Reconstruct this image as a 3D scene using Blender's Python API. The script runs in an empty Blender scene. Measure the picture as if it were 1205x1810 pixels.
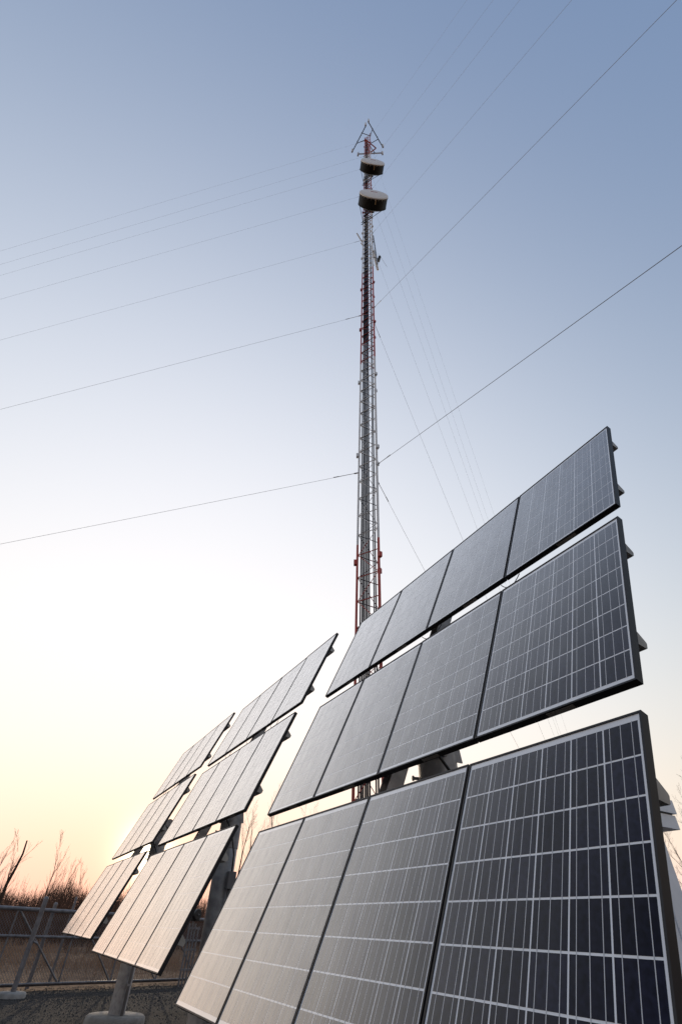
import bpy, math, random
from mathutils import Vector, Matrix
R = math.radians
random.seed(7)
scene = bpy.context.scene
COL = scene.collection

# ------------------------------------------------------------------ camera
CAM_H = 1.40
PITCH, ROLL, FPX = 0.7354, 0.0511, 820.9 / 1810.0
fw = Vector((0, math.cos(PITCH), math.sin(PITCH)))
up0 = Vector((0, -math.sin(PITCH), math.cos(PITCH)))
rt0 = Vector((1, 0, 0))
cr, sr = math.cos(ROLL), math.sin(ROLL)
rt = cr * rt0 + sr * up0
up = -sr * rt0 + cr * up0
camd = bpy.data.cameras.new('camera')
cam = bpy.data.objects.new('camera', camd)
COL.objects.link(cam)
M = Matrix((rt, up, -fw)).transposed().to_4x4()
M.translation = Vector((0, 0, CAM_H))
cam.matrix_world = M
camd.sensor_fit = 'VERTICAL'
camd.sensor_height = 36.0
camd.sensor_width = 24.0
camd.lens = FPX * 36.0
camd.clip_start = 0.05
camd.clip_end = 6000
scene.camera = cam

# ------------------------------------------------------------------ sky, sun, exposure
SUN_EL, SUN_AZ = 5.1, -17.1          # azimuth measured from +Y towards +X
world = bpy.data.worlds.new('World')
scene.world = world
world.use_nodes = True
wn = world.node_tree.nodes
wl = world.node_tree.links
wn.clear()
sky = wn.new('ShaderNodeTexSky')
sky.sky_type = 'NISHITA'
sky.sun_disc = False
sky.sun_elevation = R(SUN_EL)
sky.sun_rotation = R(SUN_AZ)
sky.altitude = 0
sky.air_density = 3.0
sky.dust_density = 0.3
sky.ozone_density = 4.0
sdir = Vector((math.sin(R(SUN_AZ)) * math.cos(R(SUN_EL)), math.cos(R(SUN_AZ)) * math.cos(R(SUN_EL)), math.sin(R(SUN_EL))))
BGS = 0.12
def vmath(op, a, b=None):
    n = wn.new('ShaderNodeVectorMath')
    n.operation = op
    for i, x in enumerate((a, b)):
        if x is None: continue
        if isinstance(x, tuple): n.inputs[i].default_value = x
        else: wl.new(x, n.inputs[i])
    return n
def fmath(op, a, b=None):
    n = wn.new('ShaderNodeMath')
    n.operation = op
    for i, x in enumerate((a, b)):
        if x is None: continue
        if isinstance(x, (int, float)): n.inputs[i].default_value = x
        else: wl.new(x, n.inputs[i])
    return n.outputs[0]
# thin evening haze: a broad pale glow round the sun added to the clear sky, with a soft shoulder
tcw = wn.new('ShaderNodeTexCoord')
dirn = vmath('NORMALIZE', tcw.outputs['Generated']).outputs[0]
dotn = vmath('DOT_PRODUCT', dirn, tuple(sdir)).outputs['Value']
gam = fmath('ARCCOSINE', fmath('MINIMUM', fmath('MAXIMUM', dotn, -1.0), 1.0))
glow = fmath('EXPONENT', fmath('MULTIPLY', fmath('POWER', fmath('DIVIDE', gam, R(57.0)), 2.3), -1.0))
halo = wn.new('ShaderNodeVectorMath'); halo.operation = 'SCALE'
halo.inputs[0].default_value = (1.48, 1.54, 1.55)
wl.new(glow, halo.inputs['Scale'])
clear = vmath('MULTIPLY', sky.outputs[0], (0.53, 0.60, 0.96)).outputs[0]
sepw = wn.new('ShaderNodeSeparateXYZ')
wl.new(dirn, sepw.inputs[0])
hz = fmath('EXPONENT', fmath('MULTIPLY', fmath('ABSOLUTE', sepw.outputs['Z']), -3.2))
low = wn.new('ShaderNodeVectorMath'); low.operation = 'SCALE'
low.inputs[0].default_value = (0.40, 0.44, 0.51)
wl.new(hz, low.inputs['Scale'])
tot = vmath('ADD', vmath('ADD', clear, halo.outputs[0]).outputs[0], low.outputs[0]).outputs[0]
MSH = (2.5, 2.0, 1.75)
num = vmath('MULTIPLY', tot, MSH).outputs[0]
den = vmath('ADD', tot, MSH).outputs[0]
soft = vmath('DIVIDE', num, den).outputs[0]
# the bright core of the glow right where the sun stands
# reddening of the low air towards the sun
red = fmath('MULTIPLY', fmath('EXPONENT', fmath('MULTIPLY', fmath('ABSOLUTE', sepw.outputs['Z']), -6.5)),
            fmath('EXPONENT', fmath('MULTIPLY', fmath('POWER', fmath('DIVIDE', gam, R(34.0)), 2.0), -1.0)))
rmix = wn.new('ShaderNodeMix'); rmix.data_type = 'RGBA'
wl.new(red, rmix.inputs['Factor'])
rmix.inputs['A'].default_value = (1, 1, 1, 1)
rmix.inputs['B'].default_value = (0.85, 0.615, 0.45, 1)
soft = vmath('MULTIPLY', soft, rmix.outputs['Result']).outputs[0]
core = fmath('EXPONENT', fmath('MULTIPLY', fmath('DIVIDE', gam, R(0.8)), -1.0))
cv = wn.new('ShaderNodeVectorMath'); cv.operation = 'SCALE'
cv.inputs[0].default_value = (9.0, 7.6, 5.2)
wl.new(core, cv.inputs['Scale'])
fin = vmath('MULTIPLY', vmath('ADD', soft, cv.outputs[0]).outputs[0], (1 / BGS, 1 / BGS, 1 / BGS)).outputs[0]
bg = wn.new('ShaderNodeBackground')
bg.inputs['Strength'].default_value = BGS
wo = wn.new('ShaderNodeOutputWorld')
wl.new(fin, bg.inputs['Color'])
wl.new(bg.outputs[0], wo.inputs['Surface'])

sund = bpy.data.lights.new('sun', 'SUN')
sund.energy = 1.2
sund.angle = R(0.53)
sund.color = (1.0, 0.80, 0.58)
sun = bpy.data.objects.new('sun', sund)
COL.objects.link(sun)
sun.rotation_euler = sdir.to_track_quat('Z', 'Y').to_euler()
sun.location = sdir * 60

vs = scene.view_settings
vs.view_transform = 'Standard'
vs.look = 'None'
vs.gamma = 1.0
vs.exposure = 0.0

# ------------------------------------------------------------------ helpers
class MB:
    def __init__(s):
        s.v, s.f = [], []
    def add(s, vs_, fs):
        o = len(s.v)
        s.v += [tuple(p) for p in vs_]
        s.f += [tuple(i + o for i in f) for f in fs]
    def box(s, a, b):
        (x0, y0, z0), (x1, y1, z1) = a, b
        s.add([(x0, y0, z0), (x1, y0, z0), (x1, y1, z0), (x0, y1, z0), (x0, y0, z1), (x1, y0, z1), (x1, y1, z1), (x0, y1, z1)],
              [(0, 3, 2, 1), (4, 5, 6, 7), (0, 1, 5, 4), (1, 2, 6, 5), (2, 3, 7, 6), (3, 0, 4, 7)])
    def tube(s, p0, p1, r0, r1=None, n=8, caps=True):
        if r1 is None: r1 = r0
        p0, p1 = Vector(p0), Vector(p1)
        d = (p1 - p0)
        if d.length < 1e-7: return
        d.normalize()
        a = d.orthogonal().normalized()
        b = d.cross(a)
        vs_ = []
        for p, r in ((p0, r0), (p1, r1)):
            for k in range(n):
                t = 2 * math.pi * k / n
                vs_.append(p + (a * math.cos(t) + b * math.sin(t)) * r)
        fs = [(k, (k + 1) % n, n + (k + 1) % n, n + k) for k in range(n)]
        if caps: fs += [tuple(range(n - 1, -1, -1)), tuple(range(n, 2 * n))]
        s.add(vs_, fs)
    def path(s, pts, rads, n=6, caps=True):
        pts = [Vector(p) for p in pts]
        m = len(pts)
        if not hasattr(rads, '__len__'): rads = [rads] * m
        ring = []
        a = None
        for i, p in enumerate(pts):
            d = (pts[min(i + 1, m - 1)] - pts[max(i - 1, 0)]).normalized()
            if a is None: a = d.orthogonal().normalized()
            a = (a - d * a.dot(d)).normalized()
            b = d.cross(a)
            ring += [p + (a * math.cos(2 * math.pi * k / n) + b * math.sin(2 * math.pi * k / n)) * rads[i] for k in range(n)]
        fs = []
        for i in range(m - 1):
            for k in range(n):
                fs.append((i * n + k, i * n + (k + 1) % n, (i + 1) * n + (k + 1) % n, (i + 1) * n + k))
        if caps: fs += [tuple(range(n - 1, -1, -1)), tuple(range((m - 1) * n, m * n))]
        s.add(ring, fs)
    def prism(s, poly, axis, a, b):
        """extrude a 2D polygon (list of (p,q)) along an axis from a to b; axis 0: (t,p,q)"""
        n = len(poly)
        def P(t, pq):
            if axis == 0: return (t, pq[0], pq[1])
            if axis == 1: return (pq[0], t, pq[1])
            return (pq[0], pq[1], t)
        vs_ = [P(a, p) for p in poly] + [P(b, p) for p in poly]
        fs = [(k, (k + 1) % n, n + (k + 1) % n, n + k) for k in range(n)] + [tuple(range(n - 1, -1, -1)), tuple(range(n, 2 * n))]
        s.add(vs_, fs)
    def lathe(s, prof, n=32, M4=None):
        vs_, fs = [], []
        m = len(prof)
        for (r, z) in prof:
            for k in range(n):
                t = 2 * math.pi * k / n
                p = Vector((r * math.cos(t), r * math.sin(t), z))
                vs_.append(M4 @ p if M4 else p)
        for i in range(m - 1):
            for k in range(n):
                fs.append((i * n + k, i * n + (k + 1) % n, (i + 1) * n + (k + 1) % n, (i + 1) * n + k))
        if prof[0][0] > 1e-6: fs.append(tuple(range(n - 1, -1, -1)))
        if prof[-1][0] > 1e-6: fs.append(tuple(range((m - 1) * n, m * n)))
        s.add(vs_, fs)
    def mesh(s, name, mat=None, smooth=False):
        me = bpy.data.meshes.new(name)
        me.from_pydata(s.v, [], s.f)
        me.update()
        if mat: me.materials.append(mat)
        if smooth:
            me.polygons.foreach_set('use_smooth', [True] * len(me.polygons))
        return me
    def build(s, name, mat=None, parent=None, smooth=False, ml=None):
        return link(name, s.mesh(name, mat, smooth), parent, ml)

def link(name, me, parent=None, ml=None):
    o = bpy.data.objects.new(name, me)
    COL.objects.link(o)
    if parent is not None:
        o.parent = parent
    if ml is not None:
        o.matrix_local = ml
    return o

def tag(o, label=None, cat=None, group=None, kind=None):
    if label: o['label'] = label
    if cat: o['category'] = cat
    if group: o['group'] = group
    if kind: o['kind'] = kind
    return o

def empty(name, loc, rz=0.0):
    o = bpy.data.objects.new(name, None)
    o.empty_display_size = 0.3
    COL.objects.link(o)
    o.location = loc
    o.rotation_euler = (0, 0, rz)
    return o

def smooth_by_angle(me, deg=35):
    me.polygons.foreach_set('use_smooth', [True] * len(me.polygons))
    try:
        me.set_sharp_from_angle(angle=R(deg))
    except Exception:
        pass
    return me

# ------------------------------------------------------------------ materials
def mat(name, col, rough=0.5, metal=0.0, spec=0.5, noise=None, bump=None, coat=None, vary=0.0):
    """procedural principled material; noise=(scale, amount), bump=(scale, strength)"""
    m = bpy.data.materials.new(name)
    m.use_nodes = True
    nt = m.node_tree
    b = nt.nodes['Principled BSDF']
    b.inputs['Base Color'].default_value = (*col, 1)
    b.inputs['Roughness'].default_value = rough
    b.inputs['Metallic'].default_value = metal
    b.inputs['Specular IOR Level'].default_value = spec
    if coat:
        b.inputs['Coat Weight'].default_value = coat[0]
        b.inputs['Coat Roughness'].default_value = coat[1]
        b.inputs['Coat IOR'].default_value = coat[2]
    tc = nt.nodes.new('ShaderNodeTexCoord')
    src = None
    if noise:
        n = nt.nodes.new('ShaderNodeTexNoise')
        n.inputs['Scale'].default_value = noise[0]
        n.inputs['Detail'].default_value = 6
        nt.links.new(tc.outputs['Object'], n.inputs['Vector'])
        mp = nt.nodes.new('ShaderNodeMapRange')
        mp.inputs['From Min'].default_value = 0.3
        mp.inputs['From Max'].default_value = 0.7
        mp.inputs['To Min'].default_value = 1 - noise[1]
        mp.inputs['To Max'].default_value = 1 + noise[1]
        nt.links.new(n.outputs['Fac'], mp.inputs['Value'])
        mul = nt.nodes.new('ShaderNodeVectorMath')
        mul.operation = 'SCALE'
        mul.inputs[0].default_value = col
        nt.links.new(mp.outputs['Result'], mul.inputs['Scale'])
        src = mul.outputs[0]
    if vary:
        oi = nt.nodes.new('ShaderNodeObjectInfo')
        mp = nt.nodes.new('ShaderNodeMapRange')
        mp.inputs['To Min'].default_value = 1 - vary
        mp.inputs['To Max'].default_value = 1 + vary
        nt.links.new(oi.outputs['Random'], mp.inputs['Value'])
        mul = nt.nodes.new('ShaderNodeVectorMath')
        mul.operation = 'SCALE'
        if src: nt.links.new(src, mul.inputs[0])
        else: mul.inputs[0].default_value = col
        nt.links.new(mp.outputs['Result'], mul.inputs['Scale'])
        src = mul.outputs[0]
    if src: nt.links.new(src, b.inputs['Base Color'])
    if bump:
        n = nt.nodes.new('ShaderNodeTexNoise')
        n.inputs['Scale'].default_value = bump[0]
        n.inputs['Detail'].default_value = 4
        nt.links.new(tc.outputs['Object'], n.inputs['Vector'])
        bp = nt.nodes.new('ShaderNodeBump')
        bp.inputs['Strength'].default_value = bump[1]
        bp.inputs['Distance'].default_value = 0.01
        nt.links.new(n.outputs['Fac'], bp.inputs['Height'])
        nt.links.new(bp.outputs[0], b.inputs['Normal'])
    return m

def laminated(name, col, rough, noise=None, vary=0.0):
    """colour seen under dusty textured solar glass: a reflection that strengthens towards grazing view, raised to imitate veiling glare"""
    m = mat(name, col, rough, 0, 0.0, noise=noise, vary=vary)
    nt = m.node_tree
    b = nt.nodes['Principled BSDF']
    gl = nt.nodes.new('ShaderNodeBsdfGlossy')
    gl.inputs['Roughness'].default_value = 0.20
    gl.inputs['Color'].default_value = (1, 1, 1, 1)
    lw = nt.nodes.new('ShaderNodeLayerWeight')
    lw.inputs['Blend'].default_value = 0.5
    fc = nt.nodes.new('ShaderNodeFloatCurve')
    cu = fc.mapping.curves[0]
    cu.points[0].location = (0.0, 0.010); cu.points[1].location = (1.0, 0.98)
    for pt in ((0.38, 0.05), (0.48, 0.14), (0.57, 0.29), (0.64, 0.40), (0.72, 0.60), (0.80, 0.80), (0.90, 0.93)):  # reflectivity lifted above real glass, standing in for the pale veil of sun glare
        cu.points.new(*pt)
    fc.mapping.update()
    nt.links.new(lw.outputs['Facing'], fc.inputs['Value'])
    mx = nt.nodes.new('ShaderNodeMixShader')
    tc = nt.nodes.new('ShaderNodeNewGeometry')
    mpn = nt.nodes.new('ShaderNodeMapping')
    mpn.inputs['Scale'].default_value = (1.0, 1.0, 0.22)
    nt.links.new(tc.outputs['Position'], mpn.inputs['Vector'])
    n1 = nt.nodes.new('ShaderNodeTexNoise'); n1.inputs['Scale'].default_value = 9.0; n1.inputs['Detail'].default_value = 7; n1.inputs['Roughness'].default_value = 0.65
    nt.links.new(mpn.outputs[0], n1.inputs['Vector'])
    mr = nt.nodes.new('ShaderNodeMapRange'); mr.inputs['From Min'].default_value = 0.3; mr.inputs['From Max'].default_value = 0.7
    mr.inputs['To Min'].default_value = 0.90; mr.inputs['To Max'].default_value = 1.07
    nt.links.new(n1.outputs['Fac'], mr.inputs['Value'])
    fm = nt.nodes.new('ShaderNodeMath'); fm.operation = 'MULTIPLY'; fm.use_clamp = True
    nt.links.new(fc.outputs[0], fm.inputs[0]); nt.links.new(mr.outputs['Result'], fm.inputs[1])
    nt.links.new(fm.outputs[0], mx.inputs['Fac'])
    n2 = nt.nodes.new('ShaderNodeTexNoise'); n2.inputs['Scale'].default_value = 2.5; n2.inputs['Detail'].default_value = 5
    nt.links.new(tc.outputs['Position'], n2.inputs['Vector'])
    m2 = nt.nodes.new('ShaderNodeMapRange'); m2.inputs['To Min'].default_value = 0.14; m2.inputs['To Max'].default_value = 0.28
    nt.links.new(n2.outputs['Fac'], m2.inputs['Value']); nt.links.new(m2.outputs['Result'], gl.inputs['Roughness'])
    nt.links.new(b.outputs[0], mx.inputs[1]); nt.links.new(gl.outputs[0], mx.inputs[2])
    nt.links.new(mx.outputs[0], nt.nodes['Material Output'].inputs['Surface'])
    return m
m_cell = laminated('solar_cell', (0.012, 0.013, 0.028), 0.5, noise=(42, 0.45), vary=0.35)
m_back = laminated('backsheet', (0.80, 0.82, 0.86), 0.6, noise=(3, 0.05))
m_bus = laminated('busbar', (0.56, 0.57, 0.60), 0.5)
m_frame = mat('black_frame', (0.014, 0.014, 0.017), 0.5, 0.0, 0.3, noise=(9, 0.2))
m_galv = mat('galvanised', (0.30, 0.305, 0.32), 0.5, 0.25, 0.5, noise=(14, 0.25), bump=(60, 0.08))
m_purlin = mat('purlin_steel', (0.33, 0.32, 0.30), 0.55, 0.35, 0.5, noise=(10, 0.2))
m_conc = mat('concrete', (0.24, 0.232, 0.22), 0.9, 0, 0.2, noise=(6, 0.25), bump=(50, 0.5))
m_black = mat('black_rubber', (0.015, 0.015, 0.016), 0.55)
m_cable = mat('coax_jacket', (0.026, 0.027, 0.040), 0.55, 0, 0.3)
m_hanger = mat('hanger_steel', (0.10, 0.10, 0.11), 0.5, 0.5)
m_wire = mat('guy_wire', (0.22, 0.225, 0.25), 0.7, 0.0, 0.2)
m_sticker = mat('label_print', (0.22, 0.22, 0.21), 0.6, noise=(160, 0.6))
m_radome = mat('radome', (0.86, 0.87, 0.88), 0.6, noise=(2, 0.04))
m_shroud = mat('dish_shroud', (0.011, 0.013, 0.013), 0.6, 0, 0.3, noise=(5, 0.2))
m_dark = mat('dark_steel', (0.05, 0.05, 0.055), 0.5, 0.4)
m_white = mat('white_paint', (0.80, 0.83, 0.88), 0.5, 0, 0.3, noise=(4, 0.05))
m_bark = mat('bark', (0.055, 0.040, 0.032), 0.9, 0, 0.1, noise=(12, 0.3), bump=(30, 0.5))
m_twig = mat('twig', (0.085, 0.055, 0.042), 0.9, 0, 0.1)
m_scrub = mat('scrub', (0.115, 0.066, 0.047), 0.95, 0, 0.05, noise=(0.3, 0.3))
m_gate = mat('gate_pipe', (0.15, 0.15, 0.165), 0.5, 0.3, 0.5, noise=(9, 0.3))
m_box = mat('grey_plastic', (0.16, 0.16, 0.17), 0.6)

def banded_material():
    """red and white aviation paint, bands 8.63 m tall by height"""
    m = bpy.data.materials.new('aviation_paint')
    m.use_nodes = True
    nt = m.node_tree
    b = nt.nodes['Principled BSDF']
    g = nt.nodes.new('ShaderNodeNewGeometry')
    sx = nt.nodes.new('ShaderNodeSeparateXYZ')
    nt.links.new(g.outputs['Position'], sx.inputs[0])
    d = nt.nodes.new('ShaderNodeMath'); d.operation = 'DIVIDE'
    nt.links.new(sx.outputs['Z'], d.inputs[0]); d.inputs[1].default_value = 2 * 8.70
    fr = nt.nodes.new('ShaderNodeMath'); fr.operation = 'FRACT'
    nt.links.new(d.outputs[0], fr.inputs[0])
    gt = nt.nodes.new('ShaderNodeMath'); gt.operation = 'GREATER_THAN'
    nt.links.new(fr.outputs[0], gt.inputs[0]); gt.inputs[1].default_value = 0.5
    mx = nt.nodes.new('ShaderNodeMix'); mx.data_type = 'RGBA'
    mx.inputs['A'].default_value = (0.52, 0.070, 0.048, 1)
    mx.inputs['B'].default_value = (0.84, 0.85, 0.86, 1)
    nt.links.new(gt.outputs[0], mx.inputs['Factor'])
    n = nt.nodes.new('ShaderNodeTexNoise'); n.inputs['Scale'].default_value = 3; n.inputs['Detail'].default_value = 6
    nt.links.new(g.outputs['Position'], n.inputs['Vector'])
    mp = nt.nodes.new('ShaderNodeMapRange'); mp.inputs['To Min'].default_value = 0.7; mp.inputs['To Max'].default_value = 1.2
    nt.links.new(n.outputs['Fac'], mp.inputs['Value'])
    mul = nt.nodes.new('ShaderNodeVectorMath'); mul.operation = 'SCALE'
    nt.links.new(mx.outputs['Result'], mul.inputs[0]); nt.links.new(mp.outputs['Result'], mul.inputs['Scale'])
    nt.links.new(mul.outputs[0], b.inputs['Base Color'])
    b.inputs['Roughness'].default_value = 0.5
    return m
m_mast = banded_material()

def ground_material(name, cols, scales, bump):
    m = bpy.data.materials.new(name)
    m.use_nodes = True
    nt = m.node_tree
    b = nt.nodes['Principled BSDF']
    b.inputs['Roughness'].default_value = 0.95
    b.inputs['Specular IOR Level'].default_value = 0.1
    tc = nt.nodes.new('ShaderNodeTexCoord')
    n1 = nt.nodes.new('ShaderNodeTexNoise'); n1.inputs['Scale'].default_value = scales[0]; n1.inputs['Detail'].default_value = 8
    n1.inputs['Roughness'].default_value = 0.7
    n2 = nt.nodes.new('ShaderNodeTexNoise'); n2.inputs['Scale'].default_value = scales[1]; n2.inputs['Detail'].default_value = 8
    for n in (n1, n2): nt.links.new(tc.outputs['Object'], n.inputs['Vector'])
    cr1 = nt.nodes.new('ShaderNodeValToRGB')
    cr1.color_ramp.elements[0].position = 0.35; cr1.color_ramp.elements[0].color = (*cols[0], 1)
    cr1.color_ramp.elements[1].position = 0.65; cr1.color_ramp.elements[1].color = (*cols[1], 1)
    nt.links.new(n1.outputs['Fac'], cr1.inputs['Fac'])
    cr2 = nt.nodes.new('ShaderNodeValToRGB')
    cr2.color_ramp.elements[0].position = 0.35; cr2.color_ramp.elements[0].color = (0.45, 0.45, 0.45, 1)
    cr2.color_ramp.elements[1].position = 0.7; cr2.color_ramp.elements[1].color = (1.5, 1.5, 1.5, 1)
    nt.links.new(n2.outputs['Fac'], cr2.inputs['Fac'])
    mx = nt.nodes.new('ShaderNodeMix'); mx.data_type = 'RGBA'; mx.blend_type = 'MULTIPLY'; mx.inputs['Factor'].default_value = 1
    nt.links.new(cr1.outputs[0], mx.inputs['A']); nt.links.new(cr2.outputs[0], mx.inputs['B'])
    nt.links.new(mx.outputs['Result'], b.inputs['Base Color'])
    bp = nt.nodes.new('ShaderNodeBump'); bp.inputs['Strength'].default_value = bump[0]; bp.inputs['Distance'].default_value = bump[1]
    nt.links.new(n2.outputs['Fac'], bp.inputs['Height'])
    nt.links.new(bp.outputs[0], b.inputs['Normal'])
    return m
m_dirt = ground_material('dry_ground', ((0.125, 0.072, 0.044), (0.34, 0.215, 0.130)), (0.22, 6), (1.0, 0.12))
m_gravel = ground_material('gravel', ((0.028, 0.026, 0.026), (0.050, 0.047, 0.046)), (0.5, 38), (1.0, 0.03))

# ------------------------------------------------------------------ ground
GL = [(-7.91, 16.33), (-4.91, 20.05)]                       # the gate line, two points on it
gdir = Vector((GL[1][0] - GL[0][0], GL[1][1] - GL[0][1], 0)).normalized()
gnor = Vector((-gdir.y, gdir.x, 0))                          # points away from the compound
def on_gate(t, off=0.0, z=0.0):
    return Vector((GL[0][0], GL[0][1], 0)) + gdir * t + gnor * off + Vector((0, 0, z))

def hnoise(x, y):
    return (math.sin(x * 0.31 + 1.3) * math.cos(y * 0.23 - 0.4) + 0.6 * math.sin(x * 0.71 - y * 0.53 + 2.1) + 0.4 * math.cos(x * 1.3 + y * 1.1))
def ground_h(x, y):
    d = (Vector((x, y, 0)) - Vector((GL[0][0], GL[0][1], 0))).dot(gnor)
    far = math.hypot(x, y)
    k = min(max((d - 5.0) / 8.0, 0), 1) * min(max((160 - far) / 80.0, 0), 1)
    return k * (0.16 * hnoise(x, y) + 0.05) - 0.004
mb = MB()
xs = [-2500, -900, -400, -200, -140] + [-110 + i * 2.0 for i in range(111)] + [140, 200, 400, 900, 2500]
ys = [-2500, -600, -200, -60, -20] + [-10 + i * 2.0 for i in range(66)] + [140, 200, 400, 900, 2500]
for y in ys:
    for x in xs:
        mb.v.append((x, y, ground_h(x, y)))
nx = len(xs)
for j in range(len(ys) - 1):
    for i in range(nx - 1):
        mb.f.append((j * nx + i, j * nx + i + 1, (j + 1) * nx + i + 1, (j + 1) * nx + i))
tag(mb.build('ground', m_dirt, smooth=True), kind='structure')
# gravel compound: sheet just above the ground, ending at an uneven edge near the gate
mb = MB()
edge = []
for i in range(81):
    t = -16 + i * 0.5
    edge.append(on_gate(t, -0.15 + 0.22 * math.sin(t * 1.7) + 0.12 * math.sin(t * 4.1), 0.004))
back = [on_gate(-16 + i * 0.5, -32, 0.004) for i in range(81)]
mb.v = [tuple(p) for p in edge + back]
mb.f = [(i, i + 81, i + 82, i + 1) for i in range(80)]
mb.f = [tuple(reversed(f)) for f in mb.f]
tag(mb.build('gravel_yard', m_gravel), kind='structure')
# loose stones on the part of the yard that shows
mb = MB()
for i in range(9000):
    t = random.uniform(-3, 8.5)
    o = -abs(random.gauss(0, 3.2)) - 0.05 if i > 600 else random.uniform(-0.3, 0.5)
    p = on_gate(t, o)
    r = random.uniform(0.008, 0.022) * (1.5 if random.random() < 0.05 else 1)
    a = random.uniform(0, 6.28)
    vs_ = []
    for k in range(4):
        b = a + k * 1.57 + random.uniform(-.4, .4)
        vs_.append((p.x + r * math.cos(b), p.y + r * math.sin(b), 0.002))
    vs_ += [(p.x + random.uniform(-.3, .3) * r, p.y + random.uniform(-.3, .3) * r, 0.004 + r * random.uniform(.6, 1.0))]
    mb.add(vs_, [(0, 1, 4), (1, 2, 4), (2, 3, 4), (3, 0, 4)])
m_stone = mat('stone', (0.055, 0.052, 0.050), 0.9, 0, 0.2, noise=(7, 0.5))
tag(mb.build('loose_gravel', m_stone), 'loose grey gravel stones strewn over the compound yard', 'gravel', kind='stuff')

# ------------------------------------------------------------------ solar arrays
MH, GAP, S, MW = 1.2476, 0.1504, 1.004, 0.995
HALF = 1.5 * MH + GAP
FD = 0.038                                                   # frame depth
# one module, coordinates: x along the row, y up the plane, z out of the glass; origin lower left corner
def module_meshes():
    fr = MB()
    lip = 0.009
    # frame: four bars, the upright ones between the cross ones
    fr.box((0, 0, -FD), (MW, lip, 0)); fr.box((0, MH - lip, -FD), (MW, MH, 0))
    fr.box((0, lip, -FD), (lip, MH - lip, 0)); fr.box((MW - lip, lip, -FD), (MW, MH - lip, 0))
    # back flange
    fr.box((lip, lip, -FD), (MW - lip, lip + 0.02, -FD + 0.003)); fr.box((lip, MH - lip - 0.02, -FD), (MW - lip, MH - lip, -FD + 0.003))
    frame = fr.mesh('solar_module', m_frame)
    bk = MB(); bk.box((lip, lip, -0.010), (MW - lip, MH - lip, -0.0050))
    backsheet = bk.mesh('backsheet', m_back)
    x0, x1 = lip + 0.009, MW - lip - 0.009
    y0, y1 = lip + 0.020, MH - lip - 0.024
    px, py = (x1 - x0) / 6, (y1 - y0) / 8
    g = 0.0037
    one = MB()
    one.box((g, g, -0.0048), (px - g, py - g, -0.0044))
    cell = one.mesh('solar_cell', m_cell)
    bus = MB()
    for c in range(6):
        for f in (0.19, 0.5, 0.81):
            x = x0 + (c + f) * px
            bus.box((x - 0.0015, y0 + 0.001, -0.0043), (x + 0.0015, y1 - 0.001, -0.0040))
    busm = bus.mesh('busbar_ribbons', m_bus)
    lab = MB(); lab.box((0.50, -0.0012, -FD + 0.006), (0.66, -0.0002, -0.010))
    labm = lab.mesh('rating_label', m_sticker)
    jb = MB(); jb.box((0.42, MH - 0.17, -FD + 0.001), (0.57, MH - 0.06, -0.0102))
    jbm = jb.mesh('junction_box', m_black)
    return frame, backsheet, cell, busm, labm, jbm, (x0, y0, px, py)
FRAME, BACK, CELL, BUS, LAB, JB, (CX0, CY0, CPX, CPY) = module_meshes()
def cells_mesh(skip):
    mb = MB()
    g = 0.0037
    for c in range(6):
        for r in range(8):
            if (c, r) in skip: continue
            mb.box((CX0 + c * CPX + g, CY0 + r * CPY + g, -0.0048), (CX0 + (c + 1) * CPX - g, CY0 + (r + 1) * CPY - g, -0.0044))
    return mb.mesh('solar_cells', m_cell) if mb.v else None
ALLCELLS = cells_mesh(())

POSES = [  # lower left front corner (camera-relative height), yaw, tilt
    (-1.0735, 5.1654, -0.4511, -1.0940, 1.1598),
    (-3.2567, 9.2839, -0.3280, -1.0856, 1.1632),
    (-5.4055, 13.3734, -0.2175, -1.0809, 1.1652)]
LABELS = ['large near solar array with three rows of dark cells filling the right foreground',
          'middle solar array with pale reflecting rows, between the near array and the far one',
          'farthest solar array at the left, with the low sun shining past its edge']
POLE_OFF = 0.30

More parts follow.
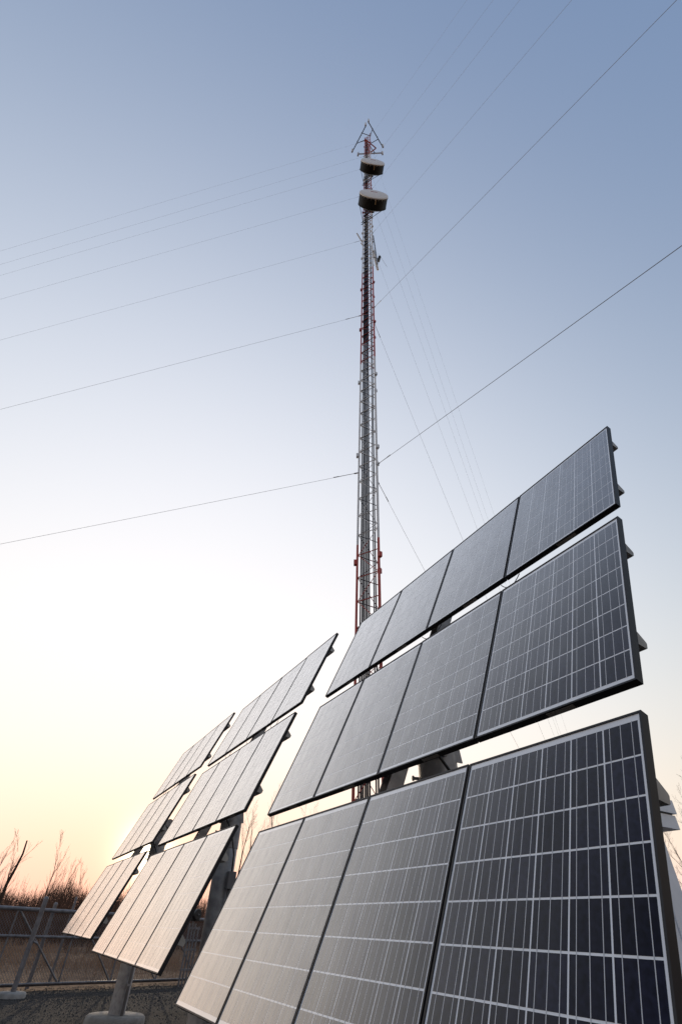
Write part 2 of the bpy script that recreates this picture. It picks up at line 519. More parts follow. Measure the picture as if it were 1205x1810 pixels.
def solar_array(idx):
    x, y, z, yaw, t = POSES[idx]
    ud = Vector((math.cos(yaw), math.sin(yaw), 0))
    nd = Vector((-math.sin(yaw), math.cos(yaw), 0))
    vd = nd * math.cos(t) + Vector((0, 0, 1)) * math.sin(t)
    P0 = Vector((x, y, z + CAM_H))
    ctr = P0 + ud * (2 * S) + vd * HALF
    base = ctr + nd * POLE_OFF
    root = empty('solar_array', (base.x, base.y, 0), yaw)
    tag(root, LABELS[idx], 'solar array', 'pole mounted solar arrays')
    zc = ctr.z
    # plane matrix in root space
    MP = Matrix(((1, 0, 0, 0), (0, math.cos(t), -math.sin(t), -POLE_OFF), (0, math.sin(t), math.cos(t), zc), (0, 0, 0, 1)))
    world_plane = Matrix.Translation(root.location) @ Matrix.Rotation(yaw, 4, 'Z') @ MP
    rng = random.Random(50 + idx)
    # choose which cells of the near array are built one by one: the 300 largest in view
    single = set()
    if idx == 0:
        cand = []
        for row in range(3):
            for i in range(4):
                for c in range(6):
                    for r in range(8):
                        pl = Vector(((i - 2) * S + 0.0045 + CX0 + (c + .5) * CPX, -HALF + row * (MH + GAP) + CY0 + (r + .5) * CPY, 0))
                        w = world_plane @ pl - Vector((0, 0, CAM_H))
                        d = w.dot(fw)
                        if d < 0.3: continue
                        px_, py_ = w.dot(rt) / d * FPX * 1810, w.dot(up) / d * FPX * 1810
                        if abs(px_) > 600 or abs(py_) > 900: continue
                        nrm = world_plane.to_3x3() @ Vector((0, 0, 1))
                        area = abs(nrm.dot(w)) / d ** 3
                        cand.append((area, row, i, c, r))
        cand.sort(reverse=True)
        single = set(k[1:] for k in cand[:300])
    for row in range(3):
        for i in range(4):
            jit = Matrix.Translation(((i - 2) * S + 0.0045 + rng.uniform(-.0015, .0015), -HALF + row * (MH + GAP) + rng.uniform(-.002, .002), rng.uniform(-.001, .001)))
            jit = jit @ Matrix.Rotation(rng.uniform(-.0012, .0012), 4, 'X') @ Matrix.Rotation(rng.uniform(-.0012, .0012), 4, 'Y')
            mo = link('solar_module', FRAME, root, MP @ jit)
            link('backsheet', BACK, mo)
            b = link('busbar_ribbons', BUS, mo); b['kind'] = 'stuff'
            link('rating_label', LAB, mo)
            link('junction_box', JB, mo)
            mine = set((c, r) for (rw, ii, c, r) in single if rw == row and ii == i)
            for (c, r) in sorted(mine):
                link('solar_cell', CELL, mo, Matrix.Translation((CX0 + c * CPX, CY0 + r * CPY, 0)))
            cm = ALLCELLS if not mine else cells_mesh(mine)
            if cm:
                o = link('solar_cells', cm, mo); o['kind'] = 'stuff'
    # purlins: two behind each row
    W = 2 * S
    for row in range(3):
        for vv in (0.26, 0.955):
            v0 = -HALF + row * (MH + GAP) + vv
            mb = MB()
            w0, w1 = -FD - 0.001, -FD - 0.058
            mb.prism([(v0 + 0.040, w0), (v0 - 0.036, w0), (v0 - 0.024, w1 + 0.004), (v0 - 0.018, w1), (v0 + 0.010, w1), (v0 + 0.016, w1 + 0.006)], 0, -W + 0.004, W - 0.004)
            mb.build('purlin', m_purlin, root, ml=MP)
    # strongback channel up the middle
    wt = -FD - 0.059
    mb = MB()
    sx0, sx1, sd = -0.085, 0.025, 0.11
    mb.box((sx0, -HALF + 0.16, wt - sd), (sx1, HALF - 0.20, wt - sd + 0.008))
    mb.box((sx0, -HALF + 0.16, wt - sd + 0.008), (sx0 + 0.008, HALF - 0.20, wt))
    mb.box((sx1 - 0.008, -HALF + 0.16, wt - sd + 0.008), (sx1, HALF - 0.20, wt))
    mb.build('strongback', m_galv, root, ml=MP)
    # torque tube across, carried on the pole
    mb = MB()
    mb.tube((-0.75, 0, wt - 0.11 - 0.08), (0.75, 0, wt - 0.11 - 0.08), 0.075, n=16)
    smooth_by_angle(mb.build('torque_tube', m_galv, root, ml=MP).data)
    # pole with cap, flange and foundation
    ptop = zc - 0.30
    mb = MB()
    mb.lathe([(0.140, 0.10), (0.140, ptop), (0.132, ptop + 0.012), (0.0, ptop + 0.012)], 32)
    smooth_by_angle(mb.build('pole', m_galv, root).data)
    mb = MB()
    mb.lathe([(0.1415, ptop - 0.42), (0.147, ptop - 0.415), (0.147, ptop - 0.05), (0.1415, ptop - 0.045)], 32)
    sl = mb.build('pole_sleeve', m_galv, root)
    smooth_by_angle(sl.data)
    for k, zz in enumerate((ptop - 0.36, ptop - 0.23, ptop - 0.10)):
        for a in (-0.35, 2.2, 4.3):
            mb = MB()
            c, s_ = math.cos(a), math.sin(a)
            mb.tube((0.15 * c, 0.15 * s_, zz), (0.205 * c, 0.205 * s_, zz), 0.011, n=8)
            mb.tube((0.190 * c, 0.190 * s_, zz), (0.202 * c, 0.202 * s_, zz), 0.020, n=6)
            mb.build('clamp_bolt', m_galv, sl)
    # two ear plates that carry the torque tube
    tw = Vector((0, -POLE_OFF, zc)) + Vector((0, -math.sin(t), math.cos(t))) * (wt - 0.19)
    for sx in (-0.12, 0.12):
        mb = MB()
        mb.prism([(-0.14, ptop - 0.12), (0.14, ptop - 0.12), (tw.y + 0.11, tw.z + 0.06), (tw.y, tw.z + 0.12), (tw.y - 0.11, tw.z + 0.02)], 0, sx - 0.006, sx + 0.006)
        mb.build('ear_plate', m_galv, root)
    mb = MB()
    mb.lathe([(0.50, -0.05), (0.505, 0.12), (0.495, 0.165), (0.465, 0.185), (0.0, 0.19)], 40)
    smooth_by_angle(mb.build('foundation', m_conc, root).data, 60)
    # conduit and pull box down the back of the pole
    mb = MB()
    cx, cy = 0.205, 0.05
    mb.path([(cx, cy, 0.15), (cx, cy, 0.9), (cx, cy, ptop - 0.75)], 0.026, 10)
    mb.build('conduit', m_box, root, smooth=True)
    for zz in (0.55, 1.15):
        mb = MB(); mb.box((cx - 0.075, cy - 0.03, zz), (cx + 0.03, cy + 0.03, zz + 0.03)); mb.build('conduit_strap', m_galv, root)
    mb = MB(); mb.box((cx - 0.05, cy - 0.05, ptop - 0.86), (cx + 0.05, cy + 0.05, ptop - 0.68)); mb.build('pull_box', m_box, root)
    mb = MB()
    mb.path([(cx, cy, ptop - 0.69), (cx + 0.03, cy - 0.02, ptop - 0.5), (cx + 0.02, cy - 0.10, ptop - 0.25), (cx - 0.05, cy - 0.22, ptop - 0.05), (cx - 0.12, -POLE_OFF + 0.1, zc + 0.05)], 0.011, 8)
    mb.build('flexible_lead', m_black, root, smooth=True)
    # module leads that sag below the upper rows
    for row in (2,):
        for i in (1, 2, 3):
            xx = (i - 2) * S
            v0 = -HALF + row * (MH + GAP)
            mb = MB()
            a, dpt = rng.uniform(0.08, 0.16), rng.uniform(0.01, 0.05)
            pts = []
            for k in range(9):
                f = k / 8
                pts.append((xx + (f - 0.5) * 2 * a, v0 + 0.03 - (0.03 + dpt) * 4 * f * (1 - f), -FD - 0.02 - 0.015 * math.sin(f * 3.1)))
            mb.path(pts, 0.0035, 6)
            mb.build('module_lead', m_black, root, smooth=True, ml=MP)
    return root
for i in range(3): solar_array(i)

# ------------------------------------------------------------------ guyed mast
MX, MY = 0.814, 9.271
ANG = {'L': 175.2, 'N': -64.9, 'R': 55.0}
RAD = 0.352
MT = 60.6
LEG = {k: Vector((RAD * math.cos(R(a)), RAD * math.sin(R(a)), 0)) for k, a in ANG.items()}
mast = empty('guyed_mast', (MX, MY, 0))
tag(mast, 'tall red and white lattice guyed mast with black feed cables rising behind the arrays', 'radio mast')
for k in 'LNR':
    mb = MB()
    p = LEG[k]
    mb.tube((p.x, p.y, 0.1), (p.x, p.y, MT), 0.029, n=12)
    smooth_by_angle(mb.build('leg', m_mast, mast).data)
faces = (('L', 'N'), ('N', 'R'), ('R', 'L'))
STEP = 0.66
nl = int((MT - 0.5) / STEP)
bar_me, dia_me = {}, {}
for a, b in faces:
    A, B = LEG[a], LEG[b]
    d = (B - A).normalized()
    mb = MB(); mb.tube(A + d * 0.027, B - d * 0.027, 0.0125, n=6); bar_me[a + b] = mb.mesh('cross_bar', m_mast)
    for par in (0, 1):
        mb = MB()
        p0, p1 = (A + d * 0.025, B - d * 0.025 + Vector((0, 0, STEP))) if par == 0 else (B - d * 0.025, A + d * 0.025 + Vector((0, 0, STEP)))
        mb.tube(p0, p1, 0.008, n=5); dia_me[a + b, par] = mb.mesh('diagonal_brace', m_mast)
z0 = 0.45
for i in range(nl):
    for a, b in faces:
        link('cross_bar', bar_me[a + b], mast, Matrix.Translation((0, 0, z0 + i * STEP)))
        link('diagonal_brace', dia_me[a + b, i % 2], mast, Matrix.Translation((0, 0, z0 + i * STEP)))
# section flanges
fl = {}
for k in 'LNR':
    mb = MB(); p = LEG[k]; q = p.normalized()
    t_ = Vector((-q.y, q.x, 0))
    c = p + q * 0.035
    vs_ = []
    for dz in (-0.07, 0.07):
        for (u_, w_) in ((-0.045, -0.03), (0.045, -0.03), (0.045, 0.05), (-0.045, 0.05)):
            vs_.append(c + t_ * u_ + q * w_ + Vector((0, 0, dz)))
    mb.add(vs_, [(0, 3, 2, 1), (4, 5, 6, 7), (0, 1, 5, 4), (1, 2, 6, 5), (2, 3, 7, 6), (3, 0, 4, 7)])
    fl[k] = mb.mesh('splice_plate', m_mast)
for i in range(15):
    for k in 'LNR':
        link('splice_plate', fl[k], mast, Matrix.Translation((0, 0, 0.15 + 4.0 * (i + 0.002))))
# feed cables along the inside of the face nearest the camera
A, B = LEG['L'], LEG['N']
d = (B - A).normalized()
inn = Vector((-d.y, d.x, 0))
if inn.dot(-(A + B)) < 0: inn = -inn
cab = [(0.12, .017), (0.205, .019), (0.28, .017), (0.355, .017), (0.43, .019), (0.505, .017), (0.71, .015), (0.79, .017)]
for i, (f, r) in enumerate(cab):
    p = A + (B - A) * f + inn * 0.05
    top = (MT - 2.0, MT - 2.6, 44.0, 35.5, MT - 3.0, MT - 3.5, MT - 4, 30.0)[i]
    mb = MB()
    pts = []
    zz = 0.6
    while zz < top:
        pts.append((p.x + random.uniform(-.003, .003), p.y + random.uniform(-.003, .003), zz)); zz += 1.6
    mb.path(pts, r, 8)
    mb.build('feed_cable', m_cable, mast, smooth=True)
# second layer of cables upper half: denser bundle
for i, f in enumerate((0.17, 0.24, 0.31, 0.38, 0.45)):
    p = A + (B - A) * f + inn * 0.055
    mb = MB(); mb.path([(p.x, p.y, 19.0 + k * 3.9) for k in range(11)], 0.013, 8)
    mb.build('feed_cable', m_cable, mast, smooth=True)
mb = MB()
a0, a1 = A + (B - A) * 0.06 + inn * 0.018, A + (B - A) * 0.58 + inn * 0.018
mb.tube(a0, a1, 0.016, n=6)
hang = mb.mesh('cable_hanger', m_hanger)
for i in range(nl):
    link('cable_hanger', hang, mast, Matrix.Translation((0, 0, z0 + i * STEP + 0.02)))
mb = MB(); mb.box((-0.45, -0.45, -0.1), (0.45, 0.45, 0.1)); mb.build('base_block', m_conc, mast)

# ------------------------------------------------------------------ microwave dishes
def dish(z, label, bx, by, dr, dia, ln):
    """drum dish pointing horizontally (direction dr in degrees); bx,by = centre of the back rim"""
    root = empty('drum_dish', (bx, by, z), R(dr))        # local +x is the pointing direction
    tag(root, label, 'dish antenna', 'drum shaped dish antennas')
    Mx = Matrix.Rotation(R(90), 4, 'Y')                    # lathe axis z -> x
    r = dia / 2
    mb = MB(); mb.lathe([(r * 0.985, 0.0), (r, 0.01), (r, ln - 0.03), (r * 0.99, ln - 0.02)], 48, Mx)
    smooth_by_angle(mb.build('shroud', m_shroud, root).data)
    mb = MB(); mb.lathe([(r * 1.012, ln - 0.055), (r * 1.015, ln - 0.05), (r * 1.015, ln), (r * 0.98, ln + 0.012), (r * 0.6, ln + 0.03), (0.0, ln + 0.04)], 48, Mx)
    smooth_by_angle(mb.build('radome', m_radome, root).data, 50)
    # red maker's mark printed on the radome
    mb = MB(); mb.box((ln + 0.036, -0.20, r * 0.30), (ln + 0.0405, 0.20, r * 0.30 + 0.075))
    mb.build('radome_mark', mat('red_print', (0.42, 0.04, 0.05), 0.6), root)
    mb = MB(); mb.lathe([(r * 1.012, -0.015), (r * 1.012, 0.03), (r * 0.8, -0.10), (r * 0.4, -0.19), (0.12, -0.21), (0.0, -0.21)], 48, Mx)
    smooth_by_angle(mb.build('reflector', m_shroud, root).data, 50)
    # yellow tab clipped to the drum
    mb = MB(); mb.box((ln - 0.34, 0.10, -r - 0.012), (ln - 0.06, 0.16, -r + 0.004))
    mb.build('drum_tab', mat('cream_tab', (0.65, 0.50, 0.28), 0.6), root)
    for k in range(24):                                    # clips that lace the radome down
        a = 2 * math.pi * (k + 0.3) / 24
        mb = MB(); c, s_ = math.cos(a), math.sin(a)
        mb.tube((ln - 0.13, r * 1.008 * c, r * 1.008 * s_), (ln - 0.03, r * 1.018 * c, r * 1.018 * s_), 0.010, n=5)
        mb.build('radome_clip', m_radome, root)
    # hub and mount back to the mast
    mb = MB(); mb.lathe([(0.20, -0.34), (0.20, -0.20)], 20, Mx); mb.build('hub', m_dark, root)
    inv = (Matrix.Translation((bx, by, z)) @ Matrix.Rotation(R(dr), 4, 'Z')).inverted()
    for zz in (-0.38, 0.38):
        for kk in ('L', 'N'):
            p = inv @ (Vector((MX, MY, z + zz)) + LEG[kk])
            mb = MB(); mb.tube((-0.26, 0, zz * 0.55), p, 0.032, n=8)
            mb.build('mount_arm', m_dark, root)
    for zz, sx in ((-0.95, -0.92), (-0.95, 0.92)):
        p = inv @ (Vector((MX, MY, z - 1.75)) + LEG['L' if sx < 0 else 'N'])
        q = Vector((0.0, sx * r * 0.98, -0.15))
        mb = MB(); mb.tube(q, p, 0.018, n=6); mb.build('side_strut', m_dark, root)
    for dz in (-1.6, -2.0):
        a_, b_ = inv @ (Vector((MX, MY, z + dz)) + LEG['L'] * 1.35), inv @ (Vector((MX, MY, z + dz)) + LEG['N'] * 1.35)
        mb = MB(); mb.tube(a_, b_, 0.024, n=6); mb.build('strut_bar', m_dark, root)
dish(34.3 + CAM_H, 'lower of the two drum dishes on the mast, with white face and black drum', 0.975, 8.80, -84.5, 1.78, 0.66)
dish(43.2 + CAM_H, 'upper, smaller looking drum dish just below the mast top', 0.985, 8.80, -84.3, 1.78, 0.62)

# ------------------------------------------------------------------ antenna frame at the mast top
ZT = 58.0 + CAM_H
af = empty('antenna_frame', (MX, MY, ZT))
tag(af, 'triangular antenna frame of thin booms on the mast top', 'antenna mount')
def W(x, y, z=0.0): return Vector((x - MX, y - MY, z))
booms = [((-0.68, 10.23), (0.52, 8.16)), ((0.68, 7.88), (2.25, 9.75)), ((-0.15, 10.42), (2.30, 10.23))]
for bi, (p, q) in enumerate(booms):
    p, q = W(*p), W(*q)
    for dz in ((0.0,) if bi < 2 else (0.0, -0.35)):
        mb = MB(); mb.tube(p + Vector((0, 0, dz)), q + Vector((0, 0, dz)), 0.042 if bi < 2 else 0.028, n=8); mb.build('boom', m_dark if bi < 2 else m_galv, af)
    for f in (0.03, 0.33, 0.66, 0.97):
        c = p + (q - p) * f
        mb = MB(); mb.tube(c + Vector((0, 0, -0.55)), c + Vector((0, 0, 0.75)), 0.03, n=6); mb.build('antenna_pipe', m_galv, af)
        if f in (0.03, 0.97):
            o_ = c.normalized() * 0.10
            mb = MB(); b0 = c + o_
            mb.box((b0.x - 0.07, b0.y - 0.07, -0.45), (b0.x + 0.07, b0.y + 0.07, 0.65)); mb.build('whip_panel', m_radome, af)
    for f, kk in ((0.30, ('L', 'N', 'R')[bi]), (0.70, ('N', 'R', 'L')[bi])):
        c = p + (q - p) * f
        mb = MB(); mb.tube(LEG[kk] + Vector((0, 0, -0.1)), c, 0.03, n=6); mb.build('stand_off', m_dark, af)
for p, q in (((0.45, 9.14), (1.62, 9.80)), ((1.62, 9.80), (1.02, 10.22)), ((1.02, 10.22), (0.45, 9.14))):
    mb = MB(); mb.tube(W(*p, -0.6), W(*q, -0.6), 0.05, n=8); mb.build('torque_arm', m_mast, af)

# side antennas halfway up
sa = empty('panel_antenna', (MX + LEG['N'].x, MY + LEG['N'].y, 27.6 + CAM_H))
tag(sa, 'slim pale panel antenna on a pipe at the right of the mast below the dishes', 'antenna')
def Ws(x, y, z): return Vector((x, y, z)) - sa.location + Vector((0, 0, CAM_H))
mb = MB(); mb.tube(Ws(1.00, 8.78, 28.7), Ws(1.20, 8.98, 25.2), 0.035, n=8); mb.build('pipe', m_galv, sa)
mb = MB()
a_, b_ = Ws(1.02, 9.05, 27.2), Ws(1.24, 9.20, 25.0)
mb.path([a_, a_ + (b_ - a_) * 0.03, a_ + (b_ - a_) * 0.97, b_], [0.03, 0.085, 0.06, 0.02], 10); mb.build('panel', m_radome, sa, smooth=True)
mb = MB(); mb.tube(Ws(1.33, 8.95, 26.15), Ws(1.27, 9.08, 25.85), 0.07, n=10); mb.build('radio_box', m_black, sa)
mb = MB(); mb.tube(Ws(0.98, 8.95, 26.0), Ws(1.30, 9.02, 26.0), 0.02, n=6); mb.build('bracket', m_dark, sa)
mb = MB(); mb.tube(Ws(0.98, 8.95, 28.2), Ws(1.06, 8.85, 28.2), 0.03, n=6); mb.build('bracket', m_dark, sa)
mb = MB(); mb.tube(Ws(1.25, 8.85, 26.3), Ws(1.75, 9.35, 25.9), 0.006, n=5); mb.build('whip', m_galv, sa)
sb = empty('stub_antenna', (MX + LEG['L'].x, MY + LEG['L'].y, 28.8 + CAM_H))
tag(sb, 'short slanted stub antenna on the left leg of the mast', 'antenna')
mb = MB(); mb.tube((-0.38, -0.55, 0.1), (-0.04, -0.16, -0.1), 0.032, n=8); mb.build('stub', m_radome, sb)
mb = MB(); mb.tube((-0.12, -0.15, -0.14), (0.0, 0.0, -0.1), 0.03, n=6); mb.build('bracket', m_mast, sb)

# ------------------------------------------------------------------ guy wires
LV = [10.0, 20.1, 29.6, 38.7, 46.6, 50.9, 57.5]
ORD = ['lowest', 'second lowest', 'third lowest', 'fourth lowest', 'fifth lowest', 'sixth lowest', 'topmost']
DIRN = {'L': 'running down to the left of the mast', 'N': 'sweeping overhead to the upper right', 'R': 'dropping steeply right of the mast behind the near array'}
for k, dist in (('L', (42.5, 43.5, 46.5, 48, 48.3, 48.8, 49)), ('N', (27.5, 27, 27.3, 28, 28, 28.5, 29)), ('R', (24, 24, 24.3, 24.2, 24, 24.5, 25.8))):
    for i, zl in enumerate(LV):
        if k != 'L' and i == 5: continue
        a = R(ANG[k])
        top = Vector((MX, MY, zl + CAM_H)) + LEG[k]
        end = Vector((MX + dist[i] * math.cos(a), MY + dist[i] * math.sin(a), 0.25))
        root = empty('guy_wire', tuple(top))
        tag(root, '%s guy wire %s' % (ORD[i], DIRN[k]), 'guy wire', 'guy wires of the mast')
        L = end - top
        pts = []
        for j in range(25):
            f = j / 24
            pts.append(L * f + Vector((0, 0, -0.004 * L.length * 4 * f * (1 - f))))
        mb = MB(); mb.path(pts, (0.0055 if i == 0 else 0.0045) if k == 'N' and i < 2 else (0.0042 if i < 2 else 0.0032), 5); mb.build('wire', m_wire, root)
        dn = L.normalized()
        mb = MB(); mb.tube(dn * 0.02, dn * 0.14, 0.020, n=8); mb.tube(dn * 0.14, dn * 0.60, 0.009, n=6); mb.build('turnbuckle', m_galv, root)
        if i < 2:
            mb = MB(); mb.tube(dn * 0.60, dn * 0.76, 0.013, n=8); mb.build('shackle', m_galv, root)

# ------------------------------------------------------------------ equipment shelter behind the near array
yawA = POSES[0][3]
nA = Vector((-math.sin(yawA), math.cos(yawA), 0)); uA = Vector((math.cos(yawA), math.sin(yawA), 0))
SH = 10.0
corner = Vector((math.sin(R(31.5)) * SH, math.cos(R(31.5)) * SH, 0))
sh = empty('equipment_shelter', tuple(corner), math.atan2(-nA.y, -nA.x))   # local x runs along the wall to the left, y towards the camera side
tag(sh, 'white metal equipment shelter peeking out behind the near array at right', 'shelter')
wallh = 2.80
# local axes: x = -nA, z up, y = z cross x
for i in range(8):
    x0 = i * 0.40
    mb = MB()
    mb.box((x0 + 0.002, -2.5 if i in (0, 7) else -0.06, 0.05), (x0 + 0.398, 0.0, wallh))
    mb.build('wall_panel', m_white, sh)
    mb = MB(); mb.box((x0 + 0.372, 0.0005, 0.05), (x0 + 0.398, 0.022, wallh)); mb.build('standing_seam', m_white, sh)
mb = MB(); mb.box((0.42, -2.5, 0.05), (2.78, -2.44, wallh)); mb.build('rear_wall', m_white, sh)
mb = MB(); mb.box((-0.02, -2.52, -0.02), (3.22, 0.03, 0.048)); mb.build('floor_skid', m_conc, sh)
mb = MB(); mb.box((-0.36, -2.6, wallh + 0.002), (3.3, 0.10, wallh + 0.19)); rf = mb.build('roof', m_white, sh)
mb = MB(); mb.box((-0.38, -2.63, wallh + 0.212), (3.33, 0.13, wallh + 0.40)); mb.build('fascia', m_white, rf)
mb = MB(); mb.box((-0.335, -2.58, wallh + 0.191), (3.28, 0.075, wallh + 0.211)); mb.build('drip_edge', m_dark, rf)

# ------------------------------------------------------------------ gate and posts
gate = empty('cantilever_gate', tuple(on_gate(0)), math.atan2(gdir.y, gdir.x))
tag(gate, 'galvanised pipe cantilever gate with chain link mesh at lower left', 'gate')
T0, T1, BAY = -5.1, 6.6, 1.62
ZB, ZM, ZTOP = 0.12, 1.02, 1.55
for zz, r in ((ZB, 0.036), (ZM, 0.030), (ZTOP, 0.044)):
    mb = MB(); mb.tube((T0, 0, zz), (T1, 0, zz), r, n=12); smooth_by_angle(mb.build('rail', m_gate, gate).data)
mb = MB(); mb.tube((T0, -0.10, ZB - 0.07 + 0.09), (T1, -0.10, ZB + 0.02), 0.02, n=10); smooth_by_angle(mb.build('rail', m_gate, gate).data)
tt = [0.0, 1.75, 3.29, 4.83, 6.4]
tt = [-4.9, -3.25, -1.62] + tt
for i, t in enumerate(tt):
    mb = MB(); mb.tube((t, 0, ZB + 0.03), (t, 0, ZTOP - 0.03), 0.022, n=8); smooth_by_angle(mb.build('upright', m_gate, gate).data)
    if i + 1 < len(tt):
        mb = MB(); mb.tube((t + 0.06, 0.0, ZTOP - 0.04), (tt[i + 1] - 0.05, 0, ZB + 0.035), 0.022, n=8); smooth_by_angle(mb.build('diagonal', m_gate, gate).data)
mb = MB()
sp = 0.075
h = ZTOP - ZB - 0.06
n = int((T1 - T0) / sp)
def wire_seg(mb, p0, p1, r):
    d = Vector(p1) - Vector(p0)
    s_ = Vector((d.z, 0, -d.x)).normalized() * r
    o = Vector((0, r, 0))
    P0, P1 = Vector(p0), Vector(p1)
    mb.add([P0 + s_, P0 - s_, P0 + o, P1 + s_, P1 - s_, P1 + o], [(0, 1, 4, 3), (1, 2, 5, 4), (2, 0, 3, 5)])
for i in range(-int(h / sp), n + 1):
    x0 = T0 + i * sp
    a, b = max(x0, T0), min(x0 + h, T1)
    if b > a:
        wire_seg(mb, (a, 0.05, ZB + 0.03 + (a - x0)), (b, 0.05, ZB + 0.03 + (b - x0)), 0.0042)
        wire_seg(mb, (a, 0.056, ZTOP - 0.03 - (a - x0)), (b, 0.056, ZTOP - 0.03 - (b - x0)), 0.0042)
o = mb.build('chain_link_mesh', m_gate, gate); o['kind'] = 'stuff'

def gate_post(loc, label, hgt=1.76, r=0.057, foot=True):
    root = empty('gate_post', tuple(loc))
    tag(root, label, 'gate post', 'posts of the gate')
    mb = MB(); mb.lathe([(r, 0.02), (r, hgt - 0.03), (r * 1.08, hgt - 0.03), (r * 1.08, hgt), (r * 0.8, hgt + 0.028), (0, hgt + 0.035)], 20)
    smooth_by_angle(mb.build('post', m_gate, root).data)
    if foot:
        mb = MB(); mb.lathe([(0.30, -0.05), (0.30, 0.07), (0.27, 0.10), (0, 0.105)], 24); smooth_by_angle(mb.build('footing', m_conc, root).data, 60)
    return root
def polar(az, D): return Vector((math.sin(R(az)) * D, math.cos(R(az)) * D, 0))
p1 = gate_post(polar(-24.08, 17.15), 'round capped gate post in front of the gate, nearest the left edge', 1.77)
mb = MB(); mb.tube((0.06, 0.0, 0.96), (0.13, 0.10, 0.92), 0.02, n=8); mb.build('hinge_pin', m_gate, p1)
gate_post(polar(-23.2, 18.95), 'rear gate post half hidden behind the capped front post', 1.70, 0.05, False)
gate_post(polar(-21.75, 19.6), 'slim post rising above the gate top rail beside the far array', 1.86, 0.035, False)

# roller carriage post pair between the arrays
rp = empty('roller_post', tuple(polar(-11.35, 20.6)), math.atan2(gdir.y, gdir.x))
tag(rp, 'roller post with black guide wheel seen between the near and middle arrays', 'gate post')
for sx in (-0.12, 0.0, 0.12, 0.26):
    mb = MB(); mb.tube((sx, 0.05, 0.0), (sx, 0.05, 1.50 - abs(sx) * 0.5), 0.028, n=10); mb.build('post', m_gate, rp)
for zz in (0.35, 0.8, 1.3):
    mb = MB(); mb.box((-0.16, 0.02, zz), (0.30, 0.075, zz + 0.05)); mb.build('tie_plate', m_gate, rp)
Mw = Matrix.Translation((0.02, -0.06, 1.66)) @ Matrix.Rotation(R(90), 4, 'X')
mb = MB(); mb.lathe([(0.05, -0.05), (0.13, -0.05), (0.145, -0.03), (0.145, 0.03), (0.13, 0.05), (0.05, 0.05)], 24, Mw); smooth_by_angle(mb.build('guide_wheel', m_black, rp).data)
mb = MB(); mb.box((-0.15, -0.02, 1.50), (0.19, 0.05, 1.72)); mb.build('wheel_cover', m_black, rp)
mb = MB(); mb.tube((0.02, -0.15, 1.66), (0.02, 0.06, 1.66), 0.022, n=8); mb.build('axle', m_gate, rp)

# ------------------------------------------------------------------ bare trees
def grow(trunk, crown, p, d, length, r, depth, rng, first=True, kink=0.26, sub=4, rise=0.12, spread=1.0):
    """one limb as a bent tapered path, with side limbs"""
    n = 5 if first else (4 if depth > 1 else 3)
    pts, rads = [p], [r]
    cur, dd = Vector(p), Vector(d).normalized()
    for i in range(n):
        dd = (dd + Vector((rng.uniform(-1, 1), rng.uniform(-1, 1), rng.uniform(-.4, 1))) * (0.10 if first else 0.26) + Vector((0, 0, rise * 0.15))).normalized()
        cur = cur + dd * (length / n)
        pts.append(cur.copy()); rads.append(max(r * (1 - 0.85 * (i + 1) / n), 0.003))
    (trunk if first else crown).path(pts, rads, 6 if first else (4 if depth > 1 else 3), caps=first)
    if depth <= 0: return
    k = sub + (2 if first else 0)
    for j in range(k):
        f = (0.25 if first else 0.15) + 0.8 * (j + rng.random() * 0.8) / k
        f = min(f, 0.98)
        x = f * n; i = min(int(x), n - 1)
        q = pts[i] + (pts[i + 1] - pts[i]) * (x - i)
        ax = (pts[i + 1] - pts[i]).normalized()
        o = ax.orthogonal().normalized()
        o.rotate(Matrix.Rotation(rng.uniform(0, 6.28), 3, ax).to_quaternion())
        nd = (ax * rng.uniform(0.8, 1.4) + o * rng.uniform(0.4, 0.8) * spread + Vector((0, 0, rise)))
        grow(trunk, crown, q, nd, length * rng.uniform(0.38, 0.62) * (1.05 - 0.5 * f), max(r * (1 - 0.8 * f) * 0.55, 0.004), depth - 1, rng, False, kink, sub, rise, spread)

def bare_tree(az, D, hgt, label, seed, lean=(0, 0), r=None, depth=3, sub=4, broken=False, spread=1.0):
    rng = random.Random(seed)
    loc = polar(az, D)
    loc.z = ground_h(loc.x, loc.y) - 0.03
    root = empty('bare_tree', tuple(loc))
    tag(root, label, 'tree', 'leafless trees round the site')
    tr, crn = MB(), MB()
    if r is None: r = hgt * 0.013
    grow(tr, crn, Vector((0, 0, 0)), Vector((lean[0], lean[1], 1)), hgt * 0.94, r, depth, rng, True, 0.10, sub, 0.10, spread)
    if broken:
        tr = MB()
        d0 = Vector((lean[0], lean[1], 1)).normalized()
        pts = [Vector((0, 0, 0)), d0 * hgt * 0.35, d0 * hgt * 0.62 + Vector((-0.05, 0, 0)), d0 * hgt * 0.78 + Vector((0.05, 0, 0)), d0 * hgt * 0.9 + Vector((0.10, 0, 0.02)), d0 * hgt + Vector((0.04, 0, 0.12))]
        tr.path(pts, [r * 1.2, r, r * 0.9, r * 0.7, r * 0.55, r * 0.42], 7)
    tr.build('trunk', m_bark, root, smooth=True)
    crn.build('crown', m_twig, root)
bare_tree(-27.45, 30, 3.9, 'dark snapped-off trunk with a few limbs at the left edge', 11, (0.02, 0), 0.075, 3, 4, True)
bare_tree(-24.4, 44, 5.2, 'tall thin bare tree right behind the capped gate post', 23, (0.0, 0), 0.06, 3, 5, spread=0.5)
bare_tree(-21.5, 58, 4.3, 'faint bare sapling just left of the far array', 31, (0, 0), 0.045, 3, 5, spread=0.6)
bare_tree(-29.2, 44, 5.0, 'bare tree cut by the left edge of the picture', 5, (0.08, 0), 0.06, 3, 5, spread=0.7)
bare_tree(-22.9, 58, 4.6, 'bushy low bare tree in the scrub behind the gate', 9, (0, 0), 0.07, 3, 6)
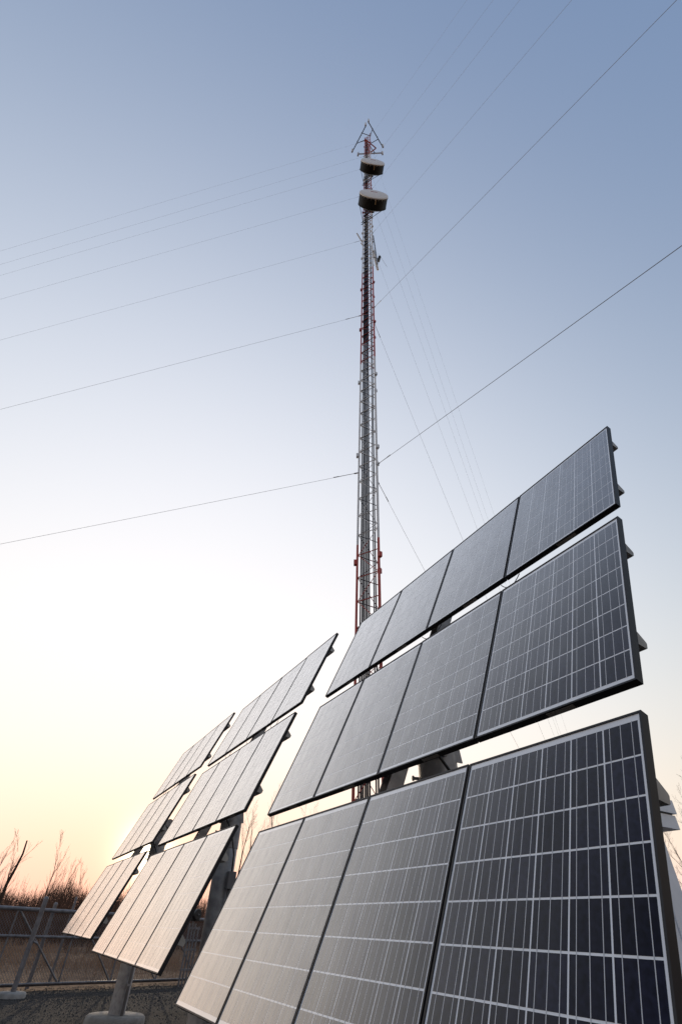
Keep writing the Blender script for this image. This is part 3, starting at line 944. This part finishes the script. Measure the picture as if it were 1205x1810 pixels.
bare_tree(-8.2, 48, 8.2, 'sunlit bare tree between the middle array and the near array', 41, (0, 0), 0.12, 3, 6)
bare_tree(-6.6, 52, 8.6, 'bare treetop just above the left corner of the lowest near row', 43, (0, 0), 0.12, 3, 6)
bare_tree(-4.2, 50, 9.6, 'tallest bare treetop in the gap under the middle near row', 47, (0, 0), 0.13, 3, 6)
bare_tree(-1.9, 56, 9.8, 'faint bare treetop left of the mast in the row gap', 48, (0, 0), 0.12, 3, 6)
bare_tree(34.9, 60, 13.0, 'bare tree at the right edge beside the white shelter', 61, (0, 0), 0.14, 4, 5)
bare_tree(33.3, 72, 11.0, 'second bare tree behind the white shelter', 67, (0, 0), 0.12, 4, 5)

# scrub: a thicket nobody could count
rng = random.Random(99)
mb = MB()
for i in range(20000):
    az = rng.uniform(-46, 46)
    D = 38 + 46 * rng.random() ** 0.7
    p = polar(az, D)
    hh = (2.75 + 0.55 * math.sin(az * 0.9) * math.sin(az * 0.37 + 1) + rng.gauss(0, 0.32)) * min((D / 60.0) ** 1.2, 1.25)
    hh = max(hh, 0.7)
    if rng.random() < 0.03: hh *= rng.uniform(1.2, 1.7)
    base = Vector((p.x, p.y, ground_h(p.x, p.y) - 0.05))
    top = base + Vector((rng.gauss(0, .22), rng.gauss(0, .22), hh))
    wire_n = 3
    mb.path([base, base + (top - base) * 0.5 + Vector((rng.gauss(0, .06), rng.gauss(0, .06), 0)), top], [0.022, 0.015, 0.005], 3, False)
    for k in range(5):
        f = rng.uniform(0.15, 0.9)
        q = base + (top - base) * f
        e = q + Vector((rng.gauss(0, .3), rng.gauss(0, .3), rng.uniform(.2, .65)))
        mb.path([q, e], [0.012, 0.004], 3, False)
tag(mb.build('scrub', m_scrub), 'brown leafless scrub thicket along the horizon', 'scrub', kind='stuff')

# dry weeds and dead brush on the open ground outside the gate
rng = random.Random(17)
mb = MB()
clumps = [(rng.uniform(-34, 8), rng.uniform(23, 46), rng.uniform(0.5, 2.2)) for _ in range(70)]
for i in range(9000):
    az, D, w = clumps[rng.randrange(len(clumps))]
    c = polar(az, D)
    p = Vector((c.x + rng.gauss(0, w), c.y + rng.gauss(0, w * 0.6), 0))
    if (p - Vector((GL[0][0], GL[0][1], 0))).dot(gnor) < 1.2: continue
    p.z = ground_h(p.x, p.y) - 0.02
    h_ = rng.uniform(0.08, 0.42) * (1.7 if rng.random() < 0.06 else 1)
    t_ = p + Vector((rng.gauss(0, .10), rng.gauss(0, .10), h_))
    mb.path([p, t_], [0.009, 0.003], 3, False)
    e_ = p + (t_ - p) * 0.6
    mb.path([e_, e_ + Vector((rng.gauss(0, .09), rng.gauss(0, .09), h_ * 0.4))], [0.006, 0.002], 3, False)
m_weed = mat('dry_weed', (0.30, 0.19, 0.12), 0.95, 0, 0.05, noise=(0.4, 0.4))
tag(mb.build('dry_weeds', m_weed), 'dry brown weeds scattered on the open ground beyond the gate', 'weeds', kind='stuff')
